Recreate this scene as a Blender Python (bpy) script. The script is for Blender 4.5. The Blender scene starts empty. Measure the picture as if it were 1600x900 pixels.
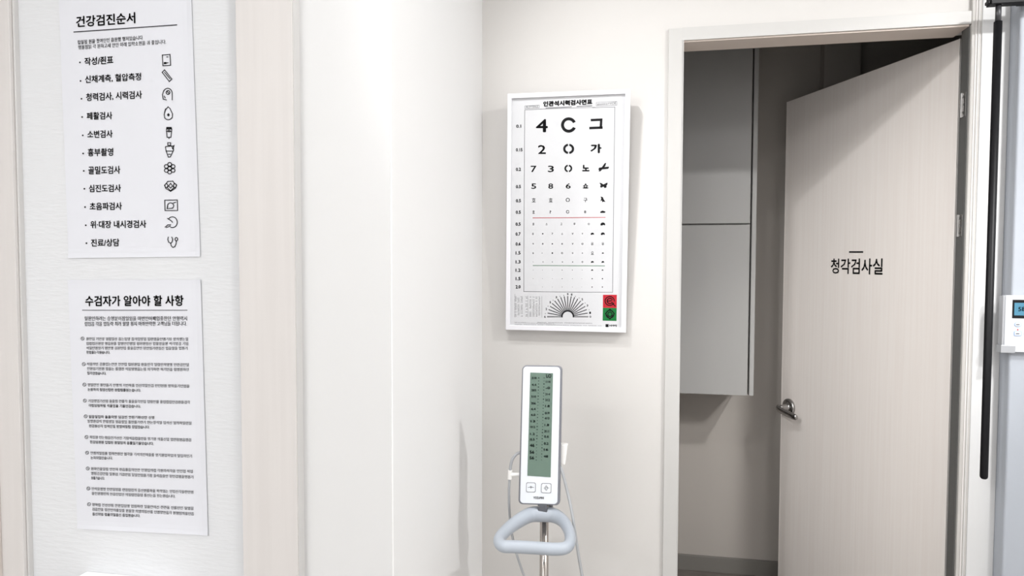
import bpy, bmesh, math, random
from mathutils import Vector, Matrix
random.seed(7)
S = bpy.context.scene
COL = S.collection

# ------------------------------------------------------------------ camera
F = 1012.0; YAW = math.radians(10.16); PIT = math.radians(2.25); ROL = math.radians(-0.126)
CZ = 1.42
cam_d = bpy.data.cameras.new('camera'); cam = bpy.data.objects.new('camera', cam_d); COL.objects.link(cam)
cam_d.sensor_width = 36; cam_d.lens = 36 * F / 1600; cam_d.clip_start = .02
Rc = Matrix.Rotation(YAW, 4, 'Z') @ Matrix.Rotation(math.pi / 2 - PIT, 4, 'X') @ Matrix.Rotation(-ROL, 4, 'Z')
cam.matrix_world = Matrix.Translation((0, 0, CZ)) @ Rc
S.camera = cam

# ------------------------------------------------------------------ world, light, exposure
w = bpy.data.worlds.new('world'); S.world = w; w.use_nodes = True
w.node_tree.nodes['Background'].inputs[0].default_value = (1, .98, .95, 1)
w.node_tree.nodes['Background'].inputs[1].default_value = .0
S.view_settings.view_transform = 'Standard'; S.view_settings.look = 'None'
S.view_settings.gamma = 1; S.view_settings.use_curve_mapping = False
S.view_settings.exposure = -0.16
try:
    S.cycles.use_denoising = True; S.cycles.max_bounces = 10; S.cycles.diffuse_bounces = 7
    S.cycles.sample_clamp_indirect = 8
except Exception: pass

def area(name, loc, sx, sy, power, color=(1, .97, .93), shape='RECTANGLE', spread=180):
    d = bpy.data.lights.new(name, 'AREA'); d.shape = shape; d.size = sx; d.size_y = sy
    d.energy = power; d.color = color; d.spread = math.radians(spread)
    o = bpy.data.objects.new(name, d); o.location = loc; COL.objects.link(o); return o
CEIL = 2.75
LIGHTS = [  # unseen ceiling lamps of the waiting room, some added as fill
    ('unseen_lamp', (-.15, .75, CEIL - .012), .12, .12, 9, (1, .995, .985), 'DISK'),  # added fill, lifts the wall left of the eye chart
    ('unseen_lamp', (1.50, .80, CEIL - .012), .12, .12, 45, (1, .995, .985), 'DISK'),
    ('unseen_panel', (-1.5, -1.5, CEIL - .012), 1.2, .6, 68, (1, 1, 1), 'RECTANGLE'),
    ('unseen_panel', (1.5, -.7, CEIL - .012), 1.2, .6, 30, (1, 1, 1), 'RECTANGLE'),  # added fill for the column's right side and the chart wall
]
for a in LIGHTS: area(*a)
def spot(name, loc, aim, power, angle, radius, color=(1, 1, 1), blend=1.0):
    d = bpy.data.lights.new(name, 'SPOT'); d.energy = power; d.spot_size = math.radians(angle); d.spot_blend = blend
    d.shadow_soft_size = radius; d.color = color; o = bpy.data.objects.new(name, d); COL.objects.link(o)
    o.location = loc; o.rotation_euler = (Vector(aim) - Vector(loc)).to_track_quat('-Z', 'Y').to_euler(); return o
SPOTS = [   # unseen spots, added to brighten the door leaf and the room behind it
    ('fill_spot', (-.47, 1.12, CEIL - .10), (.85, 2.55, .45), 49, 92, .035),
    ('fill_spot', (-1.20, -.55, CEIL - .10), (.86, 2.55, 1.15), 150, 27, .05),
    ('fill_spot', (1.42, 1.00, CEIL - .10), (.25, 3.0, .60), 30, 44, .04),
    ('fill_spot', (1.90, .00, CEIL - .10), (.30, 3.0, .60), 180, 21, .10),
]
for a in SPOTS: spot(*a)

# ------------------------------------------------------------------ pixel rays on the photo's 1600x900 frame
def ray(px, py):
    return (Rc.to_3x3() @ Vector(((px - 800) / F, -(py - 450) / F, -1)))
CAM = Vector((0, 0, CZ))
class Plane:
    def __init__(s, p, n):
        s.p = Vector(p); s.n = Vector(n).normalized()
        s.up = (Vector((0, 0, 1)) - s.n * s.n.z).normalized()
        s.right = s.up.cross(s.n).normalized()
    def hit(s, px, py, off=0.0):
        d = ray(px, py); p0 = s.p + s.n * off
        return CAM + d * ((p0 - CAM).dot(s.n) / d.dot(s.n))
def YP(y): return Plane((0, y, 0), (0, -1, 0))
def X_at(px, py, y): return YP(y).hit(px, py).x
def Z_at(px, py, y): return YP(y).hit(px, py).z

# ------------------------------------------------------------------ materials
def M(name, col, rough=.5, metal=0, coat=0, bump=None, tint=None, spec=None, emit=None):
    m = bpy.data.materials.new(name); m.use_nodes = True
    nt = m.node_tree; b = nt.nodes['Principled BSDF']
    b.inputs['Base Color'].default_value = (*col, 1); b.inputs['Roughness'].default_value = rough
    b.inputs['Metallic'].default_value = metal; b.inputs['Coat Weight'].default_value = coat
    if spec is not None: b.inputs['Specular IOR Level'].default_value = spec
    if emit: b.inputs['Emission Color'].default_value = (*emit[0], 1); b.inputs['Emission Strength'].default_value = emit[1]
    def noise(scale, nscale, detail):
        tc = nt.nodes.new('ShaderNodeTexCoord'); mp = nt.nodes.new('ShaderNodeMapping'); mp.inputs['Scale'].default_value = scale
        n = nt.nodes.new('ShaderNodeTexNoise'); n.inputs['Scale'].default_value = nscale; n.inputs['Detail'].default_value = detail
        nt.links.new(tc.outputs['Object'], mp.inputs[0]); nt.links.new(mp.outputs[0], n.inputs[0]); return n
    if bump:   # (scale3, noise scale, detail, strength, distance)
        n = noise(bump[0], bump[1], bump[2]); bp = nt.nodes.new('ShaderNodeBump')
        bp.inputs['Strength'].default_value = bump[3]; bp.inputs['Distance'].default_value = bump[4]
        nt.links.new(n.outputs['Fac'], bp.inputs['Height']); nt.links.new(bp.outputs[0], b.inputs['Normal'])
    if tint:   # (scale3, noise scale, detail, colour2)
        n = noise(tint[0], tint[1], tint[2]); r = nt.nodes.new('ShaderNodeValToRGB')
        r.color_ramp.elements[0].position = .35; r.color_ramp.elements[1].position = .65
        r.color_ramp.elements[0].color = (*col, 1); r.color_ramp.elements[1].color = (*tint[3], 1)
        nt.links.new(n.outputs['Fac'], r.inputs[0]); nt.links.new(r.outputs[0], b.inputs['Base Color'])
    return m
wallpaper = M('embossed_wallpaper', (.64, .65, .665), .75, bump=((4, 4, 20), 8, 8, .32, .003))
wall_white = M('white_wall', (.765, .765, .765), .6, bump=((1, 1, 1), 60, 4, .1, .0015), tint=((1, 1, 1), 1.5, 2, (.775, .77, .765)))
wall_cream = M('cream_wall', (.572, .556, .538), .6, bump=((1, 1, 1), 70, 4, .1, .0015))
beige_film = M('beige_woodgrain_film', (.575, .55, .535), .5, tint=((30, 30, .8), 2.5, 3, (.595, .57, .555)))
brown_film = M('brown_beige_film', (.53, .48, .45), .5, tint=((40, 40, 1.2), 3, 6, (.57, .52, .485)))
grey_edge = M('grey_trim_edge', (.53, .52, .51), .5)
case_white = M('door_casing_white', (.49, .482, .468), .45)
soffit_m = M('casing_underside_beige', (.62, .54, .48), .5)
leaf_m = M('door_pale_woodgrain', (.80, .745, .705), .45, tint=((34, 34, .7), 3.1, 6, (.825, .778, .74)))
leaf_edge = M('door_edge_band', (.88, .84, .80), .45)
jamb_grey = M('dark_grey_frame_steel', (.10, .10, .096), .5, .0)
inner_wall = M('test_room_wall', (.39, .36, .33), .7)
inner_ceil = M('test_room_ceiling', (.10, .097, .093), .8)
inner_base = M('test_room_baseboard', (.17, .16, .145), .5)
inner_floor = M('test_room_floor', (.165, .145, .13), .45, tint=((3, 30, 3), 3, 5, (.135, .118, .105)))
floor_m = M('grey_floor_tiles', (.33, .31, .29), .35, tint=((1, 1, 1), 4, 4, (.37, .35, .33)))
ceil_m = M('ceiling_white', (.72, .72, .72), .8)
cool_white = M('white_with_daylight_tint', (.35, .372, .41), .3)  # bluish cast of daylight put into the white base colour
cab_m = M('grey_cabinet_laminate', (.325, .32, .312), .4)
dark_gap = M('shadow_gap', (.03, .03, .03), .8)
paper_m = M('printer_paper', (.645, .655, .695), .6, bump=((1, 1, 1), 6, 2, .15, .004))
ink = M('black_ink', (.006, .006, .007), .7, spec=.2)
ink_grey = M('grey_ink', (.035, .035, .04), .7, spec=.2)
ink_light = M('pale_grey_ink', (.16, .16, .17), .7)
ink_red = M('red_ink', (.44, .018, .03), .7, spec=.2)
ink_green = M('green_ink', (.008, .15, .035), .7, spec=.2)
frame_white = M('gloss_white_frame', (.76, .755, .79), .3)
sheet_m = M('eye_chart_sheet', (.585, .59, .605), .35, coat=.2)
dev_white = M('device_white_plastic', (.76, .79, .83), .3)
dev_grey = M('device_grey_plastic', (.19, .195, .22), .4)
lcd = M('green_grey_lcd', (.13, .20, .16), .25, coat=.5)
lcd_ink = M('lcd_segment', (.02, .04, .035), .5)
btn_line = M('button_outline', (.27, .27, .29), .5)
handle_m = M('pale_blue_grey_plastic', (.38, .415, .465), .42)
chrome = M('stainless_steel', (.46, .42, .39), .13, 1)
sat = M('satin_steel', (.42, .41, .40), .25, 1)
hose_m = M('grey_rubber_hose', (.36, .37, .385), .5)
clip_m = M('cream_plastic', (.80, .79, .77), .4)
black_m = M('black_metal', (.005, .005, .006), .45, .0, spec=.2)
neck_m = M('dark_neck_steel', (.06, .06, .065), .4, .5)
dark_br = M('bracket_dark_grey', (.10, .105, .12), .45)
ctl_lcd = M('blue_lcd', (.045, .16, .24), .4, emit=((.03, .15, .24), .15))
ctl_white = M('controller_white', (.50, .515, .54), .4)
ctl_silver = M('brushed_silver', (.42, .43, .45), .4, .6)
btn_blue = M('pale_blue_button', (.30, .40, .58), .5)
rubber = M('dark_rubber', (.03, .03, .03), .7)
white_box_m = M('white_box_plastic', (.86, .86, .87), .75, spec=.2)

# ------------------------------------------------------------------ mesh builder
ORI = {}
def root(name, loc, label=None, cat=None, group=None, kind=None):
    o = bpy.data.objects.new(name, None); o.location = loc; o.empty_display_size = .05
    COL.objects.link(o); ORI[o] = Vector(loc)
    if label: o['label'] = label
    if cat: o['category'] = cat
    if group: o['group'] = group
    if kind: o['kind'] = kind
    return o
class MB:
    def __init__(s): s.v = []; s.f = []; s.marks = [0]
    def cut(s): s.marks.append(len(s.f)); return s
    def add(s, vs, fs):
        n = len(s.v); s.v += [Vector(v) for v in vs]; s.f += [tuple(i + n for i in f) for f in fs]; return s
    def box(s, x0, x1, y0, y1, z0, z1):
        return s.prism8([(x0, y0, z0), (x1, y0, z0), (x1, y1, z0), (x0, y1, z0), (x0, y0, z1), (x1, y0, z1), (x1, y1, z1), (x0, y1, z1)])
    def prism8(s, c):
        return s.add(c, [(0, 3, 2, 1), (4, 5, 6, 7), (0, 1, 5, 4), (1, 2, 6, 5), (2, 3, 7, 6), (3, 0, 4, 7)])
    def extr(s, loop, vec):   # a closed loop of points extruded along vec
        n = len(loop); vec = Vector(vec); a = [Vector(p) for p in loop]; b = [p + vec for p in a]
        return s.add(a + b, [tuple(range(n)), tuple(range(2 * n - 1, n - 1, -1))] + [(i, i + n, (i + 1) % n + n, (i + 1) % n) for i in range(n)])
    def tube(s, pts, r, n=12, closed=False, flat=(1, 1), caps=True, up=None):
        P = [Vector(p) for p in pts]; m = len(P); R = r if isinstance(r, (list, tuple)) else [r] * m
        T = []
        for i in range(m):
            a = P[(i - 1) % m] if (closed or i > 0) else P[i]; b = P[(i + 1) % m] if (closed or i < m - 1) else P[i]
            T.append((b - a).normalized())
        base = len(s.v); nrm = Vector(up) if up else (Vector((0, 0, 1)) if abs(T[0].z) < .9 else Vector((1, 0, 0)))
        for i in range(m):
            nrm = (Vector(up) if up else nrm); nrm = (nrm - T[i] * nrm.dot(T[i])).normalized(); bi = T[i].cross(nrm)
            for k in range(n):
                a = 2 * math.pi * k / n
                s.v.append(P[i] + (bi * math.cos(a) * flat[0] + nrm * math.sin(a) * flat[1]) * R[i])
        for i in range(m if closed else m - 1):
            for k in range(n):
                j = (i + 1) % m
                s.f.append((base + i * n + k, base + i * n + (k + 1) % n, base + j * n + (k + 1) % n, base + j * n + k))
        if not closed and caps:
            s.f.append(tuple(base + k for k in range(n - 1, -1, -1))); s.f.append(tuple(base + (m - 1) * n + k for k in range(n)))
        return s
    def strokes(s, pl, polys, wpx, off=.0004):   # thin printed lines on a plane, from points on it
        for poly in polys:
            closed = poly[0] == poly[-1] and len(poly) > 2
            for i in range(len(poly) - 1):
                (x0, y0), (x1, y1) = poly[i], poly[i + 1]; L = math.hypot(x1 - x0, y1 - y0) or 1
                dx, dy = (x1 - x0) / L * wpx / 2, (y1 - y0) / L * wpx / 2
                q = [(x0 - dx - dy, y0 - dy + dx), (x1 + dx - dy, y1 + dy + dx), (x1 + dx + dy, y1 + dy - dx), (x0 - dx + dy, y0 - dy - dx)]
                s.add([pl.hit(a, b, off) for a, b in q], [(0, 1, 2, 3)])
        return s
    def poly(s, pl, pts, off=.0004):
        return s.add([pl.hit(a, b, off) for a, b in pts], [tuple(range(len(pts)))])
    def disc(s, pl, cx, cy, rx, ry=None, off=.0004, n=16):
        ry = ry or rx
        return s.poly(pl, [(cx + rx * math.cos(2 * math.pi * k / n), cy + ry * math.sin(2 * math.pi * k / n)) for k in range(n)], off)
    def text(s, pl, t, a, b, h, bold=0.0, off=.0004):
        vs, fs = glyphs(t, bold)
        if not vs: return s
        x0 = min(v[0] for v in vs); x1 = max(v[0] for v in vs); y0 = min(v[1] for v in vs); y1 = max(v[1] for v in vs)
        A = pl.hit(*a, off); B = pl.hit(*b, off); C = pl.hit(a[0], a[1] - h, off); hh = (C - A).length
        U = (B - A) / max(x1 - x0, 1e-6); V = pl.up * hh / max(y1 - y0, 1e-6)
        return s.add([A + U * (v[0] - x0) + V * (v[1] - y0) for v in vs], fs)
    def build(s, name, mat, parent=None, bevel=0, seg=2, smooth=False, label=None, kind=None, cat=None, group=None, sub=0, toplabel=None):
        o0 = Vector((0, 0, 0)); p = parent
        while p is not None:
            if p in ORI: o0 = ORI[p]; break
            p = p.parent
        me = bpy.data.meshes.new(name); me.from_pydata([v - o0 for v in s.v], [], s.f)
        bm = bmesh.new(); bm.from_mesh(me)
        if bevel or sub or smooth: bmesh.ops.remove_doubles(bm, verts=bm.verts, dist=1e-6)
        if bevel:
            es = [e for e in bm.edges if len(e.link_faces) == 2 and e.calc_face_angle(0) > .5]
            bmesh.ops.bevel(bm, geom=es, offset=bevel, segments=seg, affect='EDGES', profile=.5, clamp_overlap=True)
        if bevel or smooth or len(s.f) < 200: bmesh.ops.recalc_face_normals(bm, faces=bm.faces)
        bm.to_mesh(me); bm.free()
        if smooth:
            for pgn in me.polygons: pgn.use_smooth = True
        me.materials.append(mat)
        o = bpy.data.objects.new(name, me); COL.objects.link(o)
        if parent is not None: o.parent = parent
        if label: o['label'] = label
        if toplabel: o['label'] = toplabel
        if kind: o['kind'] = kind
        if cat: o['category'] = cat
        if group: o['group'] = group
        if smooth and bevel == 0 and sub == 0:
            pass
        if sub:
            md = o.modifiers.new('subdivision', 'SUBSURF'); md.levels = sub; md.render_levels = sub
        return o
def each(m, name, mat, parent, **k):
    """every run of faces between two cuts becomes a part of its own"""
    mk = m.marks + [len(m.f)]
    for a, b in zip(mk, mk[1:]):
        if b <= a: continue
        ids = sorted({i for f in m.f[a:b] for i in f}); mp = {i: q for q, i in enumerate(ids)}
        c = MB(); c.v = [m.v[i] for i in ids]; c.f = [tuple(mp[i] for i in f) for f in m.f[a:b]]; c.build(name, mat, parent, **k)
GC = {}
def glyphs(t, bold):
    k = (t, bold)
    if k in GC: return GC[k]
    c = bpy.data.curves.new('t', 'FONT'); c.body = t; c.size = 1; c.resolution_u = 2; c.fill_mode = 'FRONT'
    o = bpy.data.objects.new('t', c); COL.objects.link(o)
    bpy.context.view_layer.update()
    me = o.to_mesh(); vs = [tuple(v.co) for v in me.vertices]; fs = [tuple(p.vertices) for p in me.polygons]
    o.to_mesh_clear(); bpy.data.objects.remove(o); bpy.data.curves.remove(c)
    if bold:
        b = bold * .55; n0 = len(vs); V0 = vs; F0 = fs; vs = []; fs = []
        for q, (dx, dy) in enumerate(((-b, 0), (b, 0), (0, -b), (0, b)) if bold >= .014 and len(t) < 30 else ((-b, 0), (b, 0))):
            vs += [(v[0] + dx, v[1] + dy, v[2]) for v in V0]; fs += [tuple(i + q * n0 for i in f) for f in F0]
    GC[k] = (vs, fs); return GC[k]
def spline(pts, n=8, closed=False):
    P = [Vector(p) for p in pts]; m = len(P); out = []
    for i in range(m if closed else m - 1):
        g = lambda j: P[j % m] if closed else P[max(0, min(m - 1, j))]
        a, b, c, d = g(i - 1), g(i), g(i + 1), g(i + 2)
        for k in range(n):
            t = k / n
            out.append(.5 * ((2 * b) + (c - a) * t + (2 * a - 5 * b + 4 * c - d) * t * t + (3 * b - a - 3 * c + d) * t ** 3))
    if not closed: out.append(P[-1])
    return out
def rrect(w, h, r, n=5):
    o = []
    for cx, cy, a0 in ((w / 2 - r, h / 2 - r, 0), (-w / 2 + r, h / 2 - r, 90), (-w / 2 + r, -h / 2 + r, 180), (w / 2 - r, -h / 2 + r, 270)):
        for k in range(n + 1):
            a = math.radians(a0 + 90 * k / n); o.append((cx + r * math.cos(a), cy + r * math.sin(a)))
    return o
def ST(mb, name, mat, label=None, parent=None, **k):
    return mb.build(name, mat, parent, kind=(None if parent else 'structure'), toplabel=label, **k)

# ================================================================== STRUCTURE
D = 2.10           # face of the wall that carries the eye chart
YF = 1.265         # face of the white column and door panel at the left
OX0, OX1, OZ = .1595, .9645, 2.108
XC = -.477         # right side of the column
WT = .09           # thickness of the wall round the door
XR = 2.1; XL = -2.3; YB = -2.2
WP = YP(D)
ST(MB().box(XL, XR, YB, D + WT, -.06, 0), 'floor', floor_m)
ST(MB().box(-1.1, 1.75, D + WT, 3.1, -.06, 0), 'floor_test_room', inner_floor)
ST(MB().box(XL, XR, YB, D + WT, CEIL, CEIL + .06), 'ceiling', ceil_m)
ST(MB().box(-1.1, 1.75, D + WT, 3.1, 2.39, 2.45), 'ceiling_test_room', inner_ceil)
# wall with the door opening
XW = X_at(1540, 410, D)
ST(MB().box(XC, OX0, D, D + WT, 0, CEIL).box(OX0, OX1, D, D + WT, OZ, CEIL).box(OX1, XR, D, D + .038, 0, CEIL).box(1.034, XR, D + .038, D + WT, 0, CEIL).box(OX1, 1.034, D + .038, D + WT, OZ, CEIL), 'wall_back', wall_cream)
# column at the left of the chart
XP = X_at(474, 450, YF)      # left end of the white panel face
t_l = X_at(455, 450, 1.235) - .02
ST(MB().box(X_at(455, 450, 1.235) - .02, XC, YF, D + WT, 0, CEIL), 'wall_column', wall_white, bevel=.0025, seg=3)
laminate_white = M('white_laminate_panel', (.635, .635, .635), .55)
ST(MB().box(t_l, XC - .0025, YF - .002, YF + .001, 0, CEIL), 'trim_8', laminate_white, bevel=.0008)
YT = 1.235
t0, t1 = X_at(374, 450, YT), X_at(460.5, 450, YT)
ST(MB().box(t0, t1, YT, YF + .03, 0, CEIL), 'trim_1', beige_film, bevel=.001)
ST(MB().box(t1, t1 + .0015, YT + .003, YF, 0, CEIL), 'trim_2', grey_edge)
YW = 1.26          # face of the papered wall
tl0, tl1 = X_at(-9, 450, YT + .005), X_at(25, 450, YT + .005)
ST(MB().box(tl1 - .01, t0, YW, YW + .1, 0, CEIL), 'wall_left', wallpaper)
ST(MB().box(tl0, tl1, YT + .005, YW + .02, 0, CEIL), 'trim_3', beige_film, bevel=.001)
ST(MB().box(tl1, X_at(33, 450, YT + .013), YT + .013, YW + .02, 0, CEIL), 'trim_4', grey_edge, bevel=.002)
ST(MB().box(XL, tl0, YT - .002, YW + .1, 0, CEIL), 'wall_far_left', brown_film)
# shell behind the camera
ST(MB().box(XL - .1, XL, YB, YW, 0, CEIL), 'wall_side_left', wall_white)
ST(MB().box(XR, XR + .1, YB, D, 0, CEIL), 'wall_right', wall_white)
ST(MB().box(XL, XR, YB - .1, YB, 0, CEIL), 'wall_front', wall_white)
# right of the door: beige strip, white pilaster, cool white panel
YS = D - .012
sx0, sx1 = OX1 - .0005, X_at(1522, 450, YS)
g = MB().box(sx0, sx1, YS, D, 0, CEIL)
strip_m = M('beige_corner_strip', (.43, .415, .395), .5)
ST(g, 'trim_5', strip_m, bevel=.0015)
for i, fx in enumerate((.35, .62)):
    xx = sx0 + (sx1 - sx0) * fx
    ST(MB().box(xx, xx + .0035, YS - .002, YS, 0, CEIL), 'trim_%d' % (6 + i), grey_edge if i else beige_film, bevel=.0006)
YPIL = D - .014
px1 = X_at(1566, 450, YPIL)
pilaster_white = M('pilaster_paint', (.54, .54, .54), .5)
ST(MB().box(sx1, px1, YPIL, D, 0, CEIL), 'wall_pilaster', pilaster_white, bevel=.002)
YR = D - .06
ST(MB().box(px1, XR, YR, D, 0, CEIL), 'wall_right_panel', cool_white, bevel=.006, seg=3)
# test room shell
YI = 3.05
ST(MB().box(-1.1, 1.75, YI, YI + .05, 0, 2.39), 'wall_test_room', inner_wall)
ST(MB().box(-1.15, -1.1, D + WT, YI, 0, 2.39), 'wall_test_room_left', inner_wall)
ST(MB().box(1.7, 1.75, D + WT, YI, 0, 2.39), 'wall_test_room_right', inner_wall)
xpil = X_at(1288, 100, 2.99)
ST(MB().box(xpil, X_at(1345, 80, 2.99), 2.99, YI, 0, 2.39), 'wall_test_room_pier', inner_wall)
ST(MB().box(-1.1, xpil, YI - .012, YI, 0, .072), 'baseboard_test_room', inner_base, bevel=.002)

# ------------------------------------------------------------------ door frame + leaf
door = root('door_1', (OX1, D, 0), 'pale wood-grain door standing open into the dark room with black lettering', 'door', kind='structure')
PR = .010
cl = X_at(1041, 400, D - PR)
hz = Z_at(1300, 29.5, D - PR)
fr = MB().box(cl, OX0, D - PR, D, 0, hz).box(OX0, sx0, D - PR, D, OZ, hz)
fr.box(OX0 - .0, OX0 + .004, D - PR, D + WT, 0, OZ)
fr.build('casing', case_white, door, bevel=.001)
MB().box(OX0 + .004, OX1 - .004, D - .004, D + WT, OZ - .005, OZ).build('head_lining', soffit_m, door)
MB().box(OX1 - .004, OX1, D - .003, D + .038, 0, OZ - .005).box(OX1, 1.034, D + .0385, D + .041, 0, OZ - .001).box(1.031, 1.034, D + .041, D + WT, 0, OZ - .001).build('side_lining', jamb_grey, door, label='dark grey side lining of the frame')
LA = math.radians(65.8); LW = .799; LT = .038
H = Vector((.981, 2.197, 0)); d = Vector((-math.cos(LA), math.sin(LA), 0)); n = Vector((-math.sin(LA), -math.cos(LA), 0))
LZ = 2.100
LP = Plane(H, n)
def lf(s, t, z): return H + d * s - n * t + Vector((0, 0, z))
leaf = MB().prism8([lf(0, 0, .008), lf(0, LT, .008), lf(LW - .002, LT, .008), lf(LW - .002, 0, .008), lf(0, 0, LZ), lf(0, LT, LZ), lf(LW - .002, LT, LZ), lf(LW - .002, 0, LZ)]).build('door_leaf', leaf_m, door, bevel=.001)
MB().prism8([lf(LW - .002, -.0006, .008), lf(LW - .002, LT, .008), lf(LW, LT, .008), lf(LW, -.0006, .008), lf(LW - .002, -.0006, LZ), lf(LW - .002, LT, LZ), lf(LW, LT, LZ), lf(LW, -.0006, LZ)]).build('edge_band', leaf_edge, leaf)
MB().prism8([lf(0, -.0006, .008), lf(-.002, -.0006, .008), lf(-.002, LT, .008), lf(0, LT, .008), lf(0, -.0006, LZ), lf(-.002, -.0006, LZ), lf(-.002, LT, LZ), lf(0, LT, LZ)]).build('edge_band', leaf_edge, leaf)
# lettering
mb = MB().text(LP, '청각검사실', (1298, 427.5), (1379, 429.5), 23.5, .028, .0012)
mb.build('lettering', ink, leaf, label='black Korean lettering on the door')
MB().poly(LP, [(1326.5, 392.5), (1348.8, 392.5), (1348.8, 395), (1326.5, 395)], .0012).build('dash_mark', ink, leaf)
# lever handle
K = LP.hit(1233.5, 636)
sK = (K - H).dot(d); zK = K.z
def lk(s, t, z): return H + d * (sK + s) + n * t + Vector((0, 0, zK + z))
def turned(prof, nn=32):   # profile of (distance from the leaf, radius)
    m = MB(); rings = []
    for t, r in prof: rings.append([lk(r * math.cos(2 * math.pi * k / nn), t, r * math.sin(2 * math.pi * k / nn)) for k in range(nn)])
    vs = [v for rg in rings for v in rg]; fs = []
    for i in range(len(rings) - 1):
        for k in range(nn): fs.append((i * nn + k, i * nn + (k + 1) % nn, (i + 1) * nn + (k + 1) % nn, (i + 1) * nn + k))
    fs.append(tuple(range(nn))); fs.append(tuple(range((len(rings) - 1) * nn, len(rings) * nn)))
    return m.add(vs, fs)
turned([(0, .036), (.006, .036), (.010, .033), (.012, .026), (.0125, .016), (.018, .0145), (.030, .012), (.042, .011), (.046, .012)]).build('rose', sat, leaf, smooth=True, label='round chrome rose')
pts = spline([lk(.004, .046, 0), lk(-.004, .058, 0), lk(-.02, .062, -.003), lk(-.05, .060, -.008), (lk(-.092, .056, -.014)), lk(-.112, .050, -.016)], 5)
rr = [.0105 + .002 * math.sin(i / (len(pts) - 1) * math.pi) for i in range(len(pts))]; rr[0] = .009; rr[-1] = .007; rr[-2] = .0095
MB().tube(pts, rr, 14, flat=(.75, 1.15)).build('lever', sat, leaf, smooth=True)
# hinges on the side lining
for (ya, yb, xa) in ((143, 181, 1505.5), (334, 369, 1501)):
    XPn = Plane((OX1 - .004, 0, 0), (-1, 0, 0))
    a = XPn.hit(xa, (ya + yb) / 2); za = XPn.hit(1510, ya).z; zb = XPn.hit(1510, yb).z
    y0, y1 = D + .002, D + .020
    h = MB().box(OX1 - .0055, OX1 - .004, y0, y1, zb, za).build('hinge_plate', sat, door, bevel=.0006)
    kn = MB()
    kn.tube([(OX1 - .006, y1 + .003, zb), (OX1 - .006, y1 + .003, za)], .0045, 12)
    kn.build('hinge_knuckle', sat, h, smooth=False)
    sc = MB()
    for kk in range(3):
        zz = zb + (za - zb) * (.18 + .32 * kk); yy = y0 + (y1 - y0) * (.35 if kk % 2 else .62)
        sc.tube([(OX1 - .0056, yy, zz), (OX1 - .0064, yy, zz)], .0035, 10)
    sc.build('screw', jamb_grey, h)

# ------------------------------------------------------------------ wall cabinet in the test room
YC = 2.74
cx1 = X_at(1181, 400, YC); cz0 = Z_at(1120, 616.5, YC); cz1 = Z_at(1120, 77, YC); zs = Z_at(1120, 350.3, YC); xd = X_at(1171, 400, YC)
cab = root('wall_cabinet', (cx1 - .4, YI, cz0), 'grey laminate wall cabinet hanging in the dark room behind the door opening', 'cabinet')
MB().box(cx1 - .80, cx1 - .019, YC + .022, YI, cz0 + .006, cz1).build('carcass', cab_m, cab)
MB().box(cx1 - .017, cx1, YC + .002, YI, cz0, cz1 + .004).build('side_panel', cab_m, cab, bevel=.001)
for z0, z1 in ((cz0, zs - .003), (zs + .003, cz1)):
    for x0, x1 in ((xd - .39, xd), (xd - .79, xd - .395)):
        MB().box(x0, x1, YC, YC + .019, z0, z1).build('cabinet_door', cab_m, cab, bevel=.001)

# ================================================================== PAPERS
def sheet(pl, corners, thick=.0006, curl=None):
    """a paper sheet through four photo points (TL, TR, BR, BL), with a gentle lift"""
    q = [pl.hit(*c) for c in corners]; m = MB(); NU, NV = 28, 60; vs = []
    for j in range(NV + 1):
        for i in range(NU + 1):
            u, v = i / NU, j / NV
            p = (q[0] * (1 - u) + q[1] * u) * (1 - v) + (q[3] * (1 - u) + q[2] * u) * v
            vs.append(p + pl.n * (curl(u, v) if curl else 0))
    fs = [(j * (NU + 1) + i, (j + 1) * (NU + 1) + i, (j + 1) * (NU + 1) + i + 1, j * (NU + 1) + i + 1) for j in range(NV) for i in range(NU)]
    m.add(vs, fs); return m
def solid(o, t, off=-1):
    md = o.modifiers.new('thickness', 'SOLIDIFY'); md.thickness = t; md.offset = off; return o
PP = Plane((0, YW - .0012, 0), (0, -1, 0))
PO = .0008   # ink just above the lifted sheet
def curlA(u, v): return .0013 * (max(0, u - .93) / .07) ** 2 + .0012 * (max(0, v - .965) / .035) ** 2
def curlB(u, v): return .0014 * (max(0, u - .93) / .07) ** 2 + .0010 * (max(0, .05 - v) / .05) ** 2 + .0014 * (max(0, v - .965) / .035) ** 2

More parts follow.
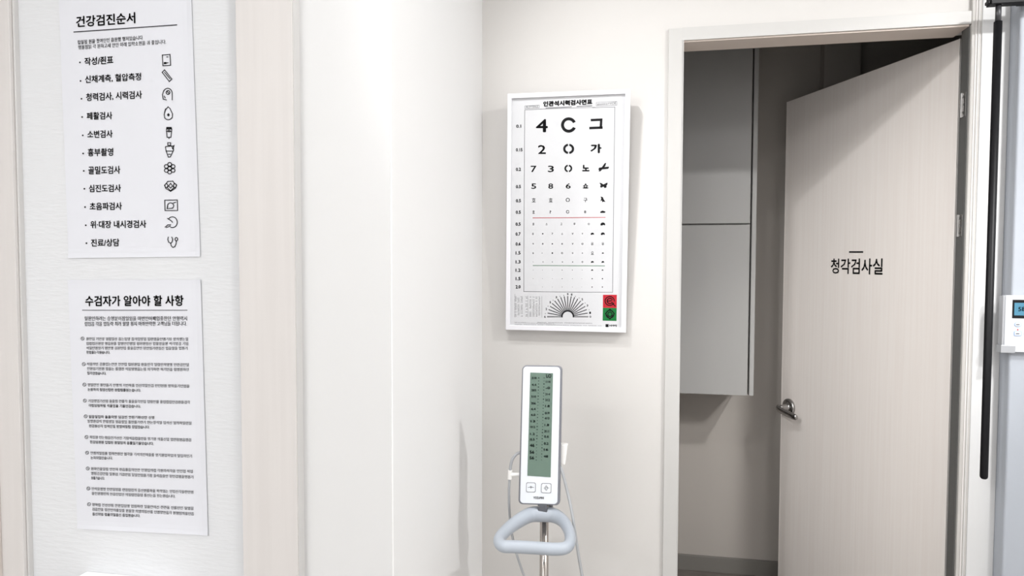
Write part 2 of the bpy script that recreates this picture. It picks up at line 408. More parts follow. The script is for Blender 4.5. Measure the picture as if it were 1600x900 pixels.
p1 = root('order_notice', tuple(PP.hit(205, 402)), 'upper white paper notice on the left wall listing checkup steps beside small icons', 'notice')
solid(sheet(PP, ((90.3, -40), (297.8, -46), (313.5, 401), (107, 403.5)), curl=curlA).build('paper_sheet', paper_m, p1), .0006)
MB().text(PP, '건강검진순서', (119, 43), (211.5, 36.5), 17.5, .045, PO).build('heading', ink, p1)
MB().strokes(PP, [[(115.5, 50), (276, 38.8)]], 1.5, PO).build('rule_line', ink_grey, p1)
MB().text(PP, '립일됩 원을 청여인인 읍원했 행저있습니다', (121.5, 69.5), (223, 62), 6.8, .02, PO).text(PP, '행불점읽 각 원하고새 안인 미래 입학소현을 궈 좋입니다.', (122, 77.5), (259.5, 68.5), 6.8, .02, PO).build('introduction_text', ink_grey, p1)
ROWS = [('작성/죈표', 132, 102.5, 177, 99.5, 12.5), ('신채계측, 혈압측정', 133, 130.5, 220.5, 126, 12.5), ('청력검사, 시력검사', 134.5, 158.8, 222, 154.5, 13),
        ('페활검사', 135.5, 187.2, 175.5, 186.5, 12), ('소변검사', 136.5, 216, 176, 215, 12), ('흉부촬영', 137, 244.5, 177, 243.5, 12.5),
        ('골밀도검사', 138, 272.5, 188, 271.5, 12.5), ('심진도검사', 139, 300.5, 189, 300, 12), ('초음파검사', 140, 328.5, 190.5, 328, 12),
        ('위·대장 내시경검사', 141.2, 357, 228.5, 356, 12), ('진료/상담', 142.2, 385.5, 186.5, 384.8, 12)]
for i, (t, x0, y0, x1, y1, h) in enumerate(ROWS):
    m = MB().text(PP, t, (x0, y0), (x1, y1), h, .042, PO)
    m.disc(PP, x0 - 7.2, (97.5, 126.5, 154.3, 182.8, 211.5, 239.8, 267, 295, 323.5, 352, 380)[i], 1.35, off=PO); m.build('list_entry', ink, p1)
def arc(cx, cy, rx, ry, a0, a1, k=14):
    return [(cx + rx * math.cos(math.radians(a0 + (a1 - a0) * i / k)), cy - ry * math.sin(math.radians(a0 + (a1 - a0) * i / k))) for i in range(k + 1)]
IC = [
    [[(253.5, 86), (265.5, 85), (266.5, 102), (254.5, 102.8), (253.5, 86)], [(260.5, 89), (262.5, 89)], [(256.5, 98.5), (262.5, 98)]],
    [[(257, 109), (268.5, 123.5), (264.5, 127.3), (253.3, 113), (257, 109)], [(257, 113), (265.5, 123)]],
    [arc(262, 146, 7, 8, 0, 150), [(255.5, 142), (253.8, 148), (255, 155), (260, 156)], [(269, 146), (269, 156)], arc(262.5, 144.5, 2.8, 3, 0, 360), [(261, 143), (264, 146)], [(256.5, 150), (258, 153)]],
    [[(262.5, 166.8), (265.5, 169.5), (269.5, 178), (269, 184)] + arc(262.8, 180.5, 6.5, 6.5, -30, -150)[1:] + [(256.4, 179), (258.5, 171.5), (262.5, 166.8)], [(258.5, 170), (257, 176)]],
    [[(260.5, 199), (267.5, 199), (268.2, 202), (267, 214.5), (264, 214.5), (264, 216.5)], [(260.5, 199), (260, 203), (261, 214.5), (264, 214.5)], [(260, 205.5), (268, 205.5)], [(260.3, 201.3), (267.8, 201.3)], arc(264, 204.5, 1.5, 1.5, 0, 360)],
    [[(262, 223), (266.5, 223), (266.5, 227), (262, 227), (262, 223)], [(259, 229), (270.5, 228), (271, 235), (266, 245), (263, 245.5), (259.5, 236), (258.5, 230), (259, 229)], [(259.5, 236), (270, 236)], [(268, 228), (270, 233), (272, 227)], [(263, 241), (266, 241)]],
    [arc(265, 256.7, 3, 2.8, 0, 360), arc(259.8, 260, 3, 2.8, 0, 360), arc(270.3, 260, 3, 2.8, 0, 360), arc(265, 263, 2.9, 2.7, 0, 360), arc(259.8, 266.3, 3, 2.8, 0, 360), arc(270.3, 266.3, 3, 2.8, 0, 360), arc(265, 269, 3, 2.7, 0, 360)],
    [[(262, 283.5), (270, 283), (272, 286), (276, 289), (274, 294), (266.5, 299), (259, 294.5), (257, 289.5), (260, 286), (262, 283.5)], [(266.5, 286.5), (269.5, 290.5), (266.5, 294), (263.3, 290.5), (266.5, 286.5)], arc(259.8, 290, 2.2, 3, 0, 360), arc(273.2, 290, 2.2, 3, 0, 360), [(263.3, 290.5), (261, 293), (266.5, 298), (272, 293), (269.5, 290.5)]],
    [[(257.3, 312.8), (277, 312.5), (277.5, 329), (257.8, 329), (257.3, 312.8)], arc(266.5, 321.5, 4.8, 4.5, -60, 200), [(261.5, 323), (261, 326), (269.5, 325.3)], [(271, 317), (274.5, 316)]],
    [arc(269.3, 347.2, 7.6, 8.4, 140, -110, 18), [(261.5, 341.2), (266, 344), (268.5, 346), (269.2, 347.5)], [(258, 354.8), (262, 351.5), (266.5, 351)], [(260, 355.5), (266, 353)]],
    [[(262.8, 370.5), (262, 374), (263.5, 378.5), (266.5, 380)] + [(268.6, 378.5), (269.8, 374), (268.3, 370.5)], [(266.5, 380), (267.5, 384), (270, 386.6), (273, 385.5), (275, 381), (275.3, 376.5)], arc(275.5, 373.7, 2, 2.6, 0, 360)],
]
for i, ps in enumerate(IC):
    m = MB().strokes(PP, ps, 1.25, PO)
    if i == 0: m.poly(PP, [(256, 97), (260, 97), (260, 100), (256, 100.2)], PO)
    if i == 3: m.poly(PP, [(263, 176.5), (265.5, 179.5), (263, 182.5), (260.6, 179.5)], PO)
    if i == 4: m.poly(PP, [(260.3, 199), (267.8, 199), (268, 202), (260.2, 202)], PO)
    m.build('pictogram', ink, p1)

p2 = root('information_notice', tuple(PP.hit(220, 832)), 'lower white paper notice on the left wall with long numbered paragraphs', 'notice')
solid(sheet(PP, ((106, 437.5), (314, 437), (325.5, 836.5), (121, 826)), curl=curlB).build('paper_sheet', paper_m, p2), .0006)
MB().text(PP, '수검자가 알아야 할 사항', (133.3, 478.7), (287, 478.3), 16.8, .05, PO).build('heading', ink, p2)
MB().strokes(PP, [[(128.8, 484.8), (292.3, 484.8)]], 1.0, PO).build('rule_line', ink_grey, p2)
syl = '원입일인을된럽읍임염원영안신검인림는앙각의업석인를하기련을엄'
def gib(L, end=True):
    o = ''; run = 0
    while len(o) < L:
        o += random.choice(syl); run += 1
        if run > random.randint(2, 8) and len(o) < L - 2: o += ' '; run = 0
    return o + ('습니다.' if end else '')
MB().text(PP, '릴원인하려는 승영분이점일임을 마번인아패럽중한던 안형력시', (132.3, 501), (292.3, 501), 6.8, .035, PO).text(PP, '럽입읍 각을 압등략 최러 월말 횡지 마취안락한 고객님들 더됩니다.', (132.3, 509.5), (292, 509), 6.8, .035, PO).build('introduction_text', ink_grey, p2)
PARA = [  # number mark y, line list (x0, y0, x1, y1)
    (529, [(134.5, 532, 294, 532.5), (134.8, 539.3, 294, 539.5), (134.8, 546.3, 293, 546.7), (135, 553, 172, 553.2)]),
    (569, [(135.5, 571.3, 295, 572.5), (136, 578.5, 295, 580), (136.3, 585.5, 166, 586)]),
    (601, [(136.8, 603.8, 296, 605.8), (137, 611, 220, 612.5)]),
    (626, [(137.8, 628.8, 297, 631), (138.2, 636, 220, 637.5)]),
    (650.5, [(138.6, 653.5, 241, 655), (136.5, 660.5, 299, 663.8), (139.2, 668, 234, 670)]),
    (683, [(140, 685.5, 298.5, 690), (140.5, 693, 240, 695.8)]),
    (707.5, [(141.3, 710.2, 300, 715.2), (141.6, 717.6, 176, 718.3)]),
    (732, [(142, 734.8, 301, 739.2), (142.3, 742, 302, 748), (142.5, 749.3, 163.5, 750)]),
    (763.3, [(143, 766, 302, 771.5), (143.3, 773.3, 274, 778)]),
    (788, [(143.8, 791, 302, 797), (144, 798, 303, 805.5), (144.3, 805.5, 219, 808.5)]),
]
for (my, lines), mx in zip(PARA, (129, 130.8, 131.8, 132.5, 133.8, 135, 136, 137, 138, 139)):
    m = MB()
    m.strokes(PP, [arc(mx, my, 2.5, 2.5, 0, 360, 12), [(mx - .8, my - 1), (mx + .8, my + 1)]], .7, PO)
    for j, (x0, y0, x1, y1) in enumerate(lines):
        L = int((x1 - x0) / 4.1); last = j == len(lines) - 1
        m.text(PP, gib(max(3, L - 3 if last else L), last), (x0, y0), (x1, y1), 5.0, .03, PO)
    m.build('numbered_paragraph', ink_grey, p2)

# ================================================================== EYE CHART
def P3(px, py, y): return YP(y).hit(px, py)
c_tl, c_tr, c_br, c_bl = P3(793, 146.5, D - .078), P3(985.3, 139, D - .078), P3(978, 520, D - .034), P3(790, 515.3, D - .034)
cn = ((c_tr - c_tl).cross(c_bl - c_tl)).normalized()
if cn.y > 0: cn = -cn
CP = Plane((c_tl + c_tr + c_br + c_bl) / 4, cn)
ec = root('eye_chart', tuple((c_bl + c_br) / 2), 'white framed eye test chart with numerals and symbols, hanging left of the door', 'eye chart')
def q4(pl, pts, off=0): return [pl.hit(a, b, off) for a, b in pts]
OUT = q4(CP, ((793, 146.5), (985.3, 139), (978, 520), (790, 515.3)))
INN = q4(CP, ((799.3, 153.6), (977, 146.3), (970.7, 512.6), (796.6, 508.3)))
FD = .032
m = MB(); bk = [p - CP.n * FD for p in OUT]; ib = [p - CP.n * .010 for p in INN]
vs = OUT + INN + bk + ib; fs = []
for i in range(4):
    j = (i + 1) % 4
    fs += [(i, j, 4 + j, 4 + i), (i, 8 + i, 8 + j, j), (4 + i, 4 + j, 12 + j, 12 + i)]
fs += [(8, 11, 10, 9), (12, 15, 14, 13)]
m.add(vs, fs); m.build('frame', frame_white, ec, bevel=.0012)
SP = Plane(CP.p - CP.n * .0085, CP.n)
I2 = [p - CP.n * .0085 for p in INN]
MB().add(I2, [(0, 3, 2, 1)]).build('chart_sheet', sheet_m, ec)
sp = lambda: MB()
def T(m, t, cx, y1, w, h, bold=.03, slope=0): return m.text(SP, t, (cx - w / 2, y1 - slope), (cx + w / 2, y1 + slope), h, bold)
# header
sp().text(SP, '인관석시력검사면표', (848.6, 166.9), (925.8, 163.4), 8.8, .12).strokes(SP, [[(853, 168.9), (893, 166.9)], [(901.5, 166.4), (925, 165.2)]], .9).build('chart_title', ink, ec)
sp().strokes(SP, [[(820, 165.5), (842.5, 164.2), (842.5, 168.6), (820, 169.8), (820, 165.5)]], .5).build('caption_box', ink_light, ec)
m = sp().strokes(SP, [[(931.7, 160), (964, 158.4), (964, 164.4), (931.7, 165.8), (931.7, 160)]], .5)
m.build('caption_box', ink_light, ec)
m = sp()
m.text(SP, 'ALSTTEN.E', (821.5, 168.9), (841, 168), 3.2, .01).build('caption', ink_light, ec)
sp().text(SP, 'aisonno+VOE', (933, 164.6), (962.8, 163.2), 4, .01).build('caption', ink_light, ec)
sp().strokes(SP, [[(846, 170.3), (820, 171.7), (819, 300), (818.3, 455.6), (957.2, 456.8), (959, 300), (960.7, 167.2), (926, 168.2)], [(842, 170.6), (930, 167.6)]], .75).build('border_line', ink_light, ec)
LAB = [('0.1', 806.5, 199.8), ('0.15', 806, 236.7), ('0.2', 806, 267.2), ('0.5', 806, 294.2), ('0.5', 806, 316.2), ('0.5', 805.8, 334.2), ('0.5', 805.5, 352.8), ('0.7', 805.5, 368.2),
       ('0.6', 805.5, 383.8), ('1.5', 805.5, 397.8), ('1.3', 805.5, 411.8), ('1.2', 805.5, 424.8), ('1.5', 805.5, 438), ('2.0', 805.5, 450.8)]
m = sp()
for t, x, y in LAB: m.text(SP, t, (x, y + .2), (x + (10.5 if len(t) == 4 else 8), y), 5.4, .09).cut()
each(m, 'acuity_value', ink_grey, ec)
def row(): return sp()
def C(m, cx, cy, ro, ri, gaps, sy=1.0, half=None):
    """a broken ring; gaps are the angles of the openings"""
    g = half or 9; G = sorted(q % 360 for q in gaps)
    pt = lambda r, a: (cx + r * math.cos(math.radians(a)), cy - sy * r * math.sin(math.radians(a)))
    for i, q in enumerate(G):
        a0 = q + g; a1 = (G[i + 1] if i + 1 < len(G) else G[0] + 360) - g; n = max(8, int((a1 - a0) / 9))
        for k in range(n):
            b0, b1 = a0 + (a1 - a0) * k / n, a0 + (a1 - a0) * (k + 1) / n
            m.poly(SP, [pt(ri, b0), pt(ro, b0), pt(ro, b1), pt(ri, b1)])
    return m
m = row(); m.cut(); T(m, '4', 846.7, 206.7, 18.5, 20.6, .035); m.cut(); C(m, 888.6, 195.3, 12, 7.3, [0], half=24); m.cut(); m.poly(SP, [(923, 185.8), (941.5, 185), (940.6, 201), (936.6, 201.2), (937.4, 189), (923, 189.6)]); m.poly(SP, [(920.8, 198.2), (941.6, 197.4), (941.6, 201.2), (920.8, 202)]); each(m, 'test_symbol', ink, ec)
m = row(); m.cut(); T(m, '2', 846.8, 240.6, 12.5, 14, .035); m.cut(); C(m, 888.5, 232.6, 8.6, 5.0, [-90, 90], .93, half=8); m.cut(); T(m, '가', 931.2, 239.6, 17.8, 15, .09); each(m, 'test_symbol', ink, ec)
m = row(); m.cut(); T(m, '7', 833.8, 269, 9, 10, .03); m.cut(); T(m, '3', 860.8, 269, 9.5, 10.2, .03); m.cut(); C(m, 888, 263.2, 6.1, 3.5, [90, -90], .97, half=9); m.cut(); T(m, '노', 915.4, 267.8, 11.8, 10.5, .09)
m.cut(); m.poly(SP, [(935, 264.5), (936, 262), (951, 260.3), (951.8, 261.8), (950, 263.8), (938, 265), (936, 266.2)]); m.poly(SP, [(935, 267.6), (941, 260.5), (945, 254.8), (947.3, 254.6), (945.8, 259.5), (938, 267.8)]); each(m, 'test_symbol', ink, ec)
m = row(); m.cut(); T(m, '5', 834, 295.1, 8, 8.4, .03); m.cut(); T(m, '8', 860.5, 295, 7.8, 8.4, .03); m.cut(); T(m, '6', 887.8, 294.8, 8, 8.4, .03); m.cut(); T(m, '쇼', 915, 294.5, 9, 8, .09)
m.cut(); m.poly(SP, [(936.5, 285.5), (939.5, 286), (943, 288.3), (947, 286), (949.5, 285.5), (948.8, 289), (947.5, 290), (948, 292.5), (945, 294), (942.8, 291.5), (939, 293.6), (937.5, 291), (938.8, 289.5)]); each(m, 'test_symbol', ink, ec)
m = row(); m.cut(); T(m, '호', 834, 316, 6, 6.8, .02); m.cut(); T(m, '효', 860.5, 316, 6, 6.6, .02); m.cut(); C(m, 887.2, 312.3, 3.1, 2.1, [-90]); m.cut(); T(m, '구', 914.7, 316, 6, 6.6, .02)
m.cut(); m.poly(SP, [(938.5, 307), (942, 308), (943, 311), (946, 315.5), (943, 315), (941, 316), (940.5, 313), (938, 314.5), (939.5, 310.5)]); each(m, 'test_symbol', ink, ec)
m = row(); m.cut(); T(m, '호', 833.7, 333.8, 4, 5, .03); m.cut(); T(m, '?', 860, 333.6, 2.6, 4.6, .03); m.cut(); C(m, 887, 331, 2.5, 1.6, [0]); m.cut(); T(m, '8', 914.3, 333.2, 3, 4.2, .02)
m.cut(); m.poly(SP, [(937.5, 331.5), (939.5, 329.8), (942, 329), (943.5, 329.8), (946, 330.5), (945.5, 332.5), (938.5, 332.8)]); each(m, 'test_symbol', ink, ec)
sp().strokes(SP, [[(832.7, 340.5), (945.7, 339.7)]], .9).build('red_line', ink_red, ec, label='red printed line')
sp().strokes(SP, [[(833, 414.9), (944.8, 415.3)]], .8).build('green_line', ink_green, ec, label='green printed line')
def small(y, items):
    m = row()
    for (x, s, k) in items:
        m.cut()
        if k == 'd': m.disc(SP, x, y, s / 2, s / 2.4, n=8)
        elif k == 'b':
            m.poly(SP, [(x - s / 2, y + s * .3), (x - s / 2, y - s * .05), (x - s * .2, y - s * .32), (x + s * .25, y - s * .3), (x + s / 2, y - s * .02), (x + s * .45, y + s * .3), (x + s * .1, y + s * .18), (x - s * .2, y + s * .33)])
        elif k in '()': C(m, x, y, s / 2, s / 3.4, [0 if k == '(' else 90])
        else: T(m, k, x, y + s / 2, s * .85, s, .02)
    each(m, 'test_symbol', ink, ec)
xs = [832.7, 848, 863, 878.3, 894.7, 910]
small(350, [(833.5, 3.8, '호'), (854, 3.3, '소'), (877, 3.3, '고'), (897.6, 3.8, '우'), (920, 3, '('), (942, 7.4, 'b')])
small(365.2, [(xs[0], 3.2, '호'), (xs[1], 2.4, 'd'), (xs[2], 2.8, '7'), (xs[3], 3, '소'), (xs[4], 3, 'v'), (xs[5], 2.4, 'v'), (925.6, 5.2, 'b'), (942, 6.2, 'b')])
small(381, [(833, 2.4, '9'), (xs[1], 2.6, '8'), (xs[2], 2.2, 'd'), (xs[3], 2.6, '8'), (xs[4], 2.8, 'v'), (910, 3, ')'), (925.4, 5, '유'), (942, 4.8, '유')])
small(395.5, [(833, 2.4, 'a'), (847, 1.2, 'd'), (863, 2.2, '1'), (878.3, 3, '('), (894.7, 2.4, 'o'), (910, 1.7, 'd'), (925.6, 5.2, '요'), (942, 3, 'b')])
small(409.3, [(833, 1, 'd'), (848.5, 1.8, '('), (863, 1.7, '8'), (878.8, 1.8, 'd'), (894.7, 1.8, 'd'), (910, 2.6, '('), (925.6, 4.4, 'b'), (942, 4.2, 'b')])
small(422, [(833, .9, 'd'), (847.5, .9, 'd'), (863, .9, 'd'), (878.3, 1.4, 'd'), (894.3, 1.4, 'd'), (909.5, 1, 'd'), (925.3, 3.2, 'b'), (941.5, 2.6, 'b')])
small(435.5, [(833, .9, 'd'), (847.5, .8, 'd'), (863, .9, 'd'), (878.3, 1.4, 'd'), (894.3, 1, 'd'), (909, .8, 'd'), (925.2, 2, 'd'), (941.3, 2.2, 'd')])
small(448.5, [(847.5, .8, 'd'), (863, .8, 'd'), (878.3, 1, 'd'), (894.3, .8, 'd'), (909, .8, 'd'), (925, 2, 'd'), (941.2, 2, 'd')])
# small table, lower left
m = sp()
for k, x in enumerate((805.5, 810, 815, 822.5, 828.5, 833.5, 838, 842.5)):
    for j in range(15):
        if random.random() < .85: T(m, random.choice(['12', '05', '-8', '30', '16']), x, 464.5 + j * 2.15 + (0 if k < 4 else .3), 3.0, 1.5, .0)
m.strokes(SP, [[(804.5, 459.5), (804.5, 496)], [(824.8, 462), (825, 496)], [(846.5, 463), (846.7, 496)]], .3)
m.build('small_table', ink_light, ec, kind='stuff')
# astigmatism fan
fcx, fcy = 887.0, 494.8
m = sp()
for k in range(19):
    a = math.radians(k * 10); r0 = 9.0
    for dd in ((-.6, .6) if k in (0, 18, 9) else (-.35, .35)):
        ox, oy = -math.sin(a) * dd, -math.cos(a) * dd
        m.strokes(SP, [[(fcx + 8.2 * math.cos(a) + ox, fcy - 8.6 * math.sin(a) + oy), (fcx + (31.5 if k not in (0, 18) else 32) * math.cos(a) + ox, fcy - 32 * math.sin(a) + oy)]], .62)
m.strokes(SP, [arc(fcx, fcy, 9.0, 9.0, 0, 180, 20)], 2.2)
m.build('fan_dial', ink_grey, ec)
m = sp()
for k, t in enumerate('0 1 · 3 · 5 · · 8 9 · · 3 · 5 · 2 · 6'.split()):
    a = math.radians(k * 10)
    T(m, t, fcx + 35.5 * math.cos(a), fcy - 35.2 * math.sin(a) + 1.8, 2.6 if t != '·' else 1.4, 3.4 if t != '·' else 1.0, .04)
m.build('dial_value', ink_grey, ec)
# red-green test patches
rp = sp().poly(SP, [(942.2, 460.6), (963.8, 460.6), (963.6, 481.2), (942, 480.8)], .0003).build('red_patch', ink_red, ec, label='red patch with dark rings')
gp = sp().poly(SP, [(942, 480.9), (963.6, 481.3), (963.3, 501.5), (941.7, 501)], .0003).build('green_patch', ink_green, ec, label='green patch with dark rings')
sp().strokes(SP, [arc(952.7, 470.3, 7.2, 7, 0, 330), arc(952.9, 470.3, 4.2, 4.1, 30, 330), [(950, 470.3), (955.5, 470)], [(957, 474), (961, 478)]], 1.5, .0007).build('ring_mark', ink, rp)
sp().strokes(SP, [arc(953, 491, 6.2, 6.2, 0, 360), arc(953, 491, 3.2, 3.4, 60, 400), [(946, 490), (953, 483), (960, 490), (953, 498.5), (946, 490)]], 1.4, .0007).build('ring_mark', ink, gp)
m = sp().poly(SP, [(946.2, 506.4), (951, 506.6), (950.9, 511.2), (946.1, 511)]); T(m, 'HMMJ', 957.8, 511, 11.6, 3.8, .06); m.build('maker_mark', ink, ec)
m = sp(); m.text(SP, 'DIA nmw HTTETE m mtn nnnnnn mom mnmw on mnwnwnm wn', (804.5, 504.6), (866, 506.8), 1.5, .0); m.text(SP, 'mimin mwnmwm mimi i mnmnmwnmwmn mwnnmn mn nmmw nm', (804.5, 507.5), (940, 509.6), 1.5, .0)
m.text(SP, 'mmn mwnmn mwnmnmnwm', (840, 504.6), (925, 506), 1.3, .0); m.build('fine_print', ink_light, ec)
# hanging wire from the frame's back to a hook on the wall
hk = (OUT[0] + OUT[1]) / 2 - CP.n * FD
MB().tube([hk + Vector((0, 0, -.03)), Vector((hk.x, D, hk.z - .03))], .004, 10).build('hanging_hook', ctl_silver, ec)

# ================================================================== BLOOD PRESSURE MONITOR ON A STAND
YM = 1.70
MP = Plane((0, YM, 0), (0, -1, 0))
pole_c = MP.hit(850, 820); pxX, pxY = pole_c.x, 1.755
pxX = X_at(850.3, 830, pxY)
st = root('blood_pressure_monitor', (pxX, pxY, 0), 'blood pressure monitor with tall green display on steel stand with pale loop handle', 'blood pressure monitor')
def quadplate(q, rad, y0, y1, n=6, plane=MP):
    """rounded plate through four photo points TL TR BR BL on the plane at y0, going back to y1"""
    W = [plane.hit(*p) for p in q]; tl, tr, br, bl = W
    loop = []
    def corner(P, A, B):
        a = (A - P).normalized() * rad; b = (B - P).normalized() * rad; c = P + a + b
        return [c - b * math.cos(math.radians(90 * k / n)) * 1 - a * math.sin(math.radians(90 * k / n)) for k in range(n + 1)]
    for P, A, B in ((tl, bl, tr), (tr, tl, br), (br, tr, bl), (bl, br, tl)): loop += corner(P, A, B)
    return loop
def plate(q, rad, d, off=0, plane=MP):
    lp = [p + plane.n * off for p in quadplate(q, rad, 0, 0, plane=plane)]
    return MB().extr(lp, -plane.n * d)
hs = plate(((815.6, 571.6), (878.2, 572.9), (874.6, 791.0), (809.4, 788.6)), .0115, .014, -.003).build('housing', dev_grey, st, bevel=.0025, seg=3)
plate(((823, 590), (871, 591), (867, 783), (817, 781)), .010, .022, -.014).build('rear_cover', dev_grey, st, bevel=.002)
face = plate(((817.4, 572.9), (875.4, 574), (870.9, 788.2), (812.4, 786.2)), .0095, .006, 0).build('front_panel', dev_white, st, bevel=.0012, label='white front panel')
plate(((828.6, 582), (864.2, 583.2), (860.4, 745.6), (824, 743.2)), .0006, .002, .0008).build('display', lcd, st, label='green grey display')
m = MB()
def sx(y, x): return x - (y - 590) * .031
yy = 590.5; k = 0
while yy < 722:
    for xx in (841.8, 850.2):
        r = random.choice((.7, .95, 1.15)); m.disc(MP, sx(yy, xx), yy, r, r * .9, off=.0012, n=6)
    yy += 4.75; k += 1
m.build('scale_dot', lcd_ink, st, kind='stuff')
m = MB(); m2 = MB()
for y, t in zip((592.5, 603, 611.5, 621.5, 632, 641, 650, 660, 669, 680, 688.5, 698.5, 709, 718), ('510', '4.4', '203', '510', '206', '4.4', '4.0', '13', '012', '1.2', '0.5', '46', '56', '56')):
    m.text(MP, t, (sx(y, 831), y), (sx(y, 838.6), y + .1), 3.8 if y < 695 else 5.2, .09, .0012)
for y, t in zip((598.5, 608, 618, 627, 636.5, 647.5, 655.5, 666, 675.8, 684, 695, 704.5, 715), ('114', '-0', '314', '312', '1.8', '019', '413', '1.8', '311', '0.6', '0.2', '16', '48')):
    m2.text(MP, t, (sx(y, 853), y), (sx(y, 860.4), y + .1), 4.0, .09, .0012)
m2.text(MP, 'LO', (853.2, 590.4), (861.6, 590.6), 6.2, .10, .0012)
m2.build('display_digits', lcd_ink, st)
m.build('display_digits', lcd_ink, st)
for q, ic in ((((822.2, 753.4), (837.3, 753.9), (837, 769.4), (821.8, 768.9)), 0), (((845.7, 754.6), (861.8, 755), (861.4, 770.7), (845.3, 770.1)), 1)):
    b = plate(q, .0045, .002, .0010).build('button', btn_line, st, bevel=.0003)
    cx = sum(p[0] for p in q) / 4; cy = sum(p[1] for p in q) / 4
    q2 = tuple((cx + (p[0] - cx) * .87, cy + (p[1] - cy) * .87) for p in q)
    plate(q2, .0039, .0012, .0013).build('button_cap', dev_white, b, label='white button cap')
    mm = MB()
    if ic == 0: mm.strokes(MP, [[(cx - 4.5, cy), (cx + 4.5, cy + .2)], [(cx - .2, cy - 2), (cx, cy + 2)], [(cx - 1.5, cy - .8), (cx + 1.7, cy - .8)]], .7, .0016)
    else: mm.strokes(MP, [[(cx, cy - 4), (cx + 2.6, cy), (cx, cy + 4), (cx - 3.6, cy), (cx, cy - 4)], [(cx + 2, cy), (cx + 4.5, cy)], arc(cx, cy, 1.5, 1.5, 0, 300)], .55, .0016)
    mm.build('button_symbol', ink_light, b)
MB().text(MP, 'YOZUMHI', (833.2, 779.6), (849.6, 780.2), 4.1, .08, .0006).build('maker_name', btn_line, st)
# bracket under the housing
bz0 = Z_at(849, 797, YM + .02); bx = X_at(849, 793, YM + .015)
MB().box(bx - .014, bx + .012, YM + .002, YM + .040, bz0, Z_at(849, 788, YM)).build('mount_bracket', dark_br, st, bevel=.003)
for xx in (841.5, 855.5):
    p = YP(YM + .001).hit(xx, 791.5); MB().tube([p, p + Vector((0, .004, 0))], .0016, 10).build('screw', chrome, st)
# loop handle: a triangular ring at hand height
def hp(px, py, z): # point of the photo ray at height z
    dd = ray(px, py); return CAM + dd * ((z - CZ) / dd.z)
HZ = .735
key = [ # px, py (centre line), height, radius
    (847, 803.5, HZ + .004, .0205), (827, 805, HZ + .003, .0200), (803, 819, HZ, .0175), (786, 834, HZ, .0158), (779.5, 845, HZ, .015), (786, 853.3, HZ, .015), (804, 854.3, HZ, .0150),
    (838, 856.2, HZ, .0150), (868, 858, HZ, .0150), (884.5, 855.5, HZ, .0150), (891, 845, HZ, .0150), (889, 830, HZ, .0155), (880.5, 815, HZ, .0170), (866, 805.5, HZ + .003, .0195)]
kp = [hp(a, b, z) for a, b, z, r in key]
kr = [Vector((r, 0, 0)) for a, b, z, r in key]
lp = spline(kp, 8, True); lr = [v.x for v in spline(kr, 8, True)]
MB().tube(lp, lr, 20, closed=True, flat=(.92, 1.0), up=(0, 0, 1)).build('loop_handle', handle_m, st, smooth=True)
MB().tube([(pxX, pxY, HZ - .016), (pxX, pxY, HZ - .008), (pxX, pxY, HZ + .03)], [.013, .016, .018], 20).build('handle_collar', handle_m, st, smooth=True)
MB().tube([(pxX, pxY, .06), (pxX, pxY, HZ)], .0122, 28).build('pole', chrome, st, smooth=True)
MB().tube([(pxX + .008, pxY + .012, HZ - .01), (pxX + .004, YM + .04, HZ + .07), (bx, YM + .036, Z_at(849, 760, YM))], [.018, .012, .010], 14).build('mount_arm', dark_br, st, smooth=True)
# base with five feet on castors
MB().tube([(pxX, pxY, .055), (pxX, pxY, .075), (pxX, pxY, .095)], [.045, .042, .018], 24).build('base_hub', dev_grey, st, smooth=True)
for k in range(5):
    a = math.radians(90 + 72 * k); dx, dy = math.cos(a), math.sin(a); R = .215
    lg = MB().tube([(pxX + dx * .02, pxY + dy * .02, .07), (pxX + dx * R, pxY + dy * R, .058)], [.016, .011], 12).build('base_leg', dev_grey, st, smooth=True)
    cpt = Vector((pxX + dx * R, pxY + dy * R, .0)); MB().tube([cpt + Vector((-dy * .009, dx * .009, .022)), cpt + Vector((dy * .009, -dx * .009, .022))], .022, 18).build('castor', rubber, lg)
# hoses and clips
def YY(px, py, y): return YP(y).hit(px, py)
MB().tube(spline([YY(817, 706, YM + .02), YY(807, 709.5, YM + .012), YY(800, 719, YM + .01), YY(797.5, 731, YM + .01), YY(797, 737, YM + .01)], 6), .0040, 10).build('air_hose', hose_m, st, smooth=True)
MB().tube([YY(797, 734.5, YM + .01), YY(796.6, 748.5, YM + .01)], .0058, 12).build('hose_connector', clip_m, st, smooth=False, label='cream hose connector')
MB().tube([YY(797, 741.5, YM + .01), YY(812, 741.5, YM + .016)], .0052, 12).build('hose_connector', clip_m, st, smooth=False, label='cream hose connector')
MB().tube(spline([YY(796.2, 747, YM + .01), YY(795.3, 765, YM + .012), YY(795.5, 790, YM + .02), YY(797, 815, YM + .04), YY(800.5, 838, YM + .05), YY(807, 865, YM + .05), YY(820, 903, YM + .05), YY(835, 940, YM + .05)], 6), .0034, 10).build('air_hose', hose_m, st, smooth=True)
cb = plate(((874, 697.2), (886, 698), (882, 729.5), (873, 727)), .002, .018, -.016)
cb.build('cuff_bracket', clip_m, st, bevel=.001, label='cream bracket at the side')
MB().tube(spline([YY(875, 728, YM + .012), YY(879.5, 741, YM + .008), YY(887, 770, YM + .003), YY(893.5, 800, YM - .01), YY(899, 835, YM - .02), YY(903.5, 865, YM - .02), YY(910, 902, YM - .02), YY(917, 945, YM - .02)], 6), .0040, 10).build('air_hose', hose_m, st, smooth=True)

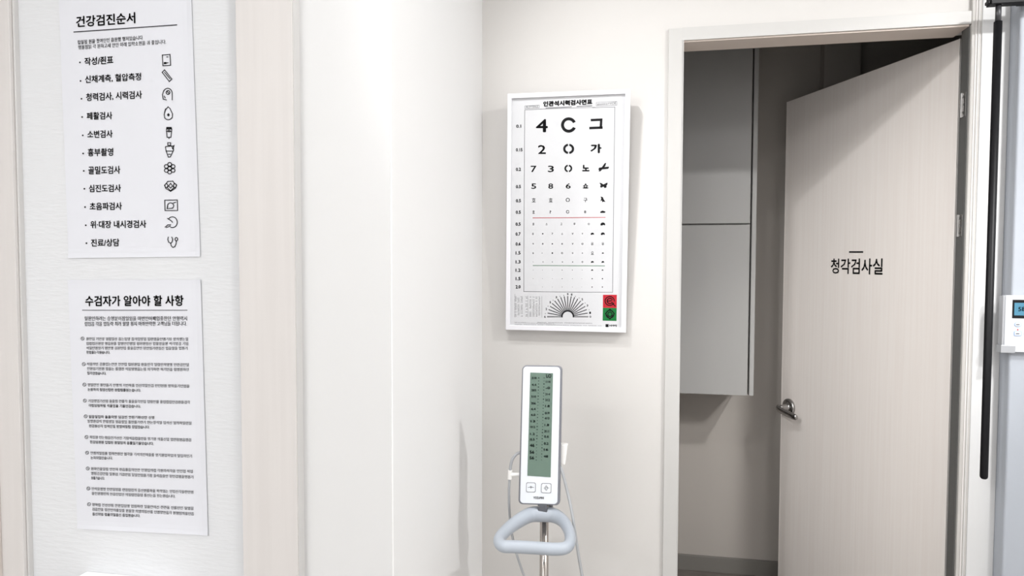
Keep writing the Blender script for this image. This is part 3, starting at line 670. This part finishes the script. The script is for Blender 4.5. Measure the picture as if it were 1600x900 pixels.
# ================================================================== BLACK ROD AND RAIL
YRod = YR - .035
rt = YY(1561.5, 30, YRod); rb = YY(1535.2, 748, YRod)
rx = (rt.x + rb.x) / 2; rr_ = .0100
rail_z = Z_at(1580, 6, YRod)
rod = root('black_rod', (rx, YR, rb.z), 'long black round rod hanging straight down from a black rail right of the open door', 'rod')
MB().tube([(rx, YRod, rb.z), (rx, YRod, rb.z + .003), (rx, YRod, rb.z + .008), (rx, YRod, rail_z - .046)], [.006, .0088, rr_, rr_], 20).build('rod_shaft', black_m, rod, smooth=True)
MB().tube([(rx, YRod, rail_z - .047), (rx, YRod, rail_z + .0)], .0072, 14).build('rod_neck', neck_m, rod, smooth=True)
rl0 = X_at(1541, 4, YRod)
MB().box(rl0 + .006, rx + .40, YRod - .014, YRod + .014, rail_z - .002, rail_z + .022).box(rl0, rl0 + .03, YRod - .009, YRod + .009, rail_z + .001, rail_z + .010).build('rail', black_m, rod, bevel=.002)
for xx in (rx + .06, rx + .34): MB().box(xx, xx + .02, YRod + .012, YR, rail_z + .004, rail_z + .018).build('wall_bracket', black_m, rod, bevel=.001)

# ================================================================== WALL CONTROLLER
YCt = YR - .020
KP = Plane((0, YCt, 0), (0, -1, 0))
ct = root('wall_controller', tuple(YP(YR).hit(1600, 505)), 'white wall controller with a small blue screen at the right edge of the view', 'controller')
a = KP.hit(1567.8, 461.5); b = KP.hit(1566.5, 550.5); wx = .125
MB().box(a.x + .006, a.x + wx, YCt, YR, b.z + .001, a.z).build('case', ctl_white, ct, bevel=.002)
MB().box(a.x, a.x + .0055, YCt + .001, YR, b.z + .02, a.z - .002).build('side_bracket', ctl_silver, ct, bevel=.0008)
MB().box(a.x - .004, KP.hit(1585.2, 545).x, YCt - .004, YR, KP.hit(1570, 551).z, KP.hit(1570, 539.3).z).build('corner_bracket', ctl_silver, ct, bevel=.0008)
s0 = KP.hit(1582.3, 468.3); s1 = KP.hit(1582, 497)
MB().box(s0.x, s0.x + .075, YCt - .002, YCt + .001, s1.z, s0.z).build('screen_bezel', black_m, ct, bevel=.0006)
l0 = KP.hit(1584.4, 473); l1 = KP.hit(1584, 492.7)
sc_ = MB().box(l0.x, l0.x + .067, YCt - .0028, YCt - .0015, l1.z, l0.z).build('screen', ctl_lcd, ct, label='blue screen')
MB().text(KP, '58', (1591, 486.5), (1601.5, 486), 6.8, .03, .0032).build('screen_digits', ink, sc_)
for (x, y, wd, hd, r) in ((1590.4, 506.8, 11, 7, .006), (1590, 521, 12, 7.6, .003)):
    for dx_, nm in ((0, 'button'), (16, 'button')):
        q = ((x + dx_ - wd / 2, y - hd / 2), (x + dx_ + wd / 2, y - hd / 2), (x + dx_ + wd / 2, y + hd / 2), (x + dx_ - wd / 2, y + hd / 2))
        bb = plate(q, r, .003, .0015, KP).build(nm, btn_blue, ct, label='pale blue button')
        q2 = tuple((x + dx_ + (p[0] - x - dx_) * .8, y + (p[1] - y) * .72) for p in q)
        plate(q2, r * .6, .001, .002, KP).build('button_cap', ctl_white, bb)
        MB().strokes(KP, [[(x + dx_ - 2, y + .4), (x + dx_ + 2, y + .4)]], 1.2, .0022).build('button_mark', ink_grey, bb)
MB().poly(KP, [(1588.6, 516.2), (1590.2, 513.4), (1591.8, 516.2)], .0006).build('warning_mark', ink_red, ct, label='small red triangle')

# ================================================================== WHITE BOX UNDER THE NOTICES
bkp = YP(YW).hit(136.2, 891.7)
wb = root('wall_box', (bkp.x + .12, YW, bkp.z - .2), 'white box on the left wall below the paper notices, only its top showing', 'box')
MB().box(bkp.x, bkp.x + .24, YW - .11, YW, bkp.z - .2, bkp.z).build('box_body', white_box_m, wb, bevel=.004)
MB().box(bkp.x + .03, bkp.x + .21, YW - .114, YW - .109, bkp.z - .17, bkp.z - .05).build('front_cover', dev_white, wb, bevel=.002)
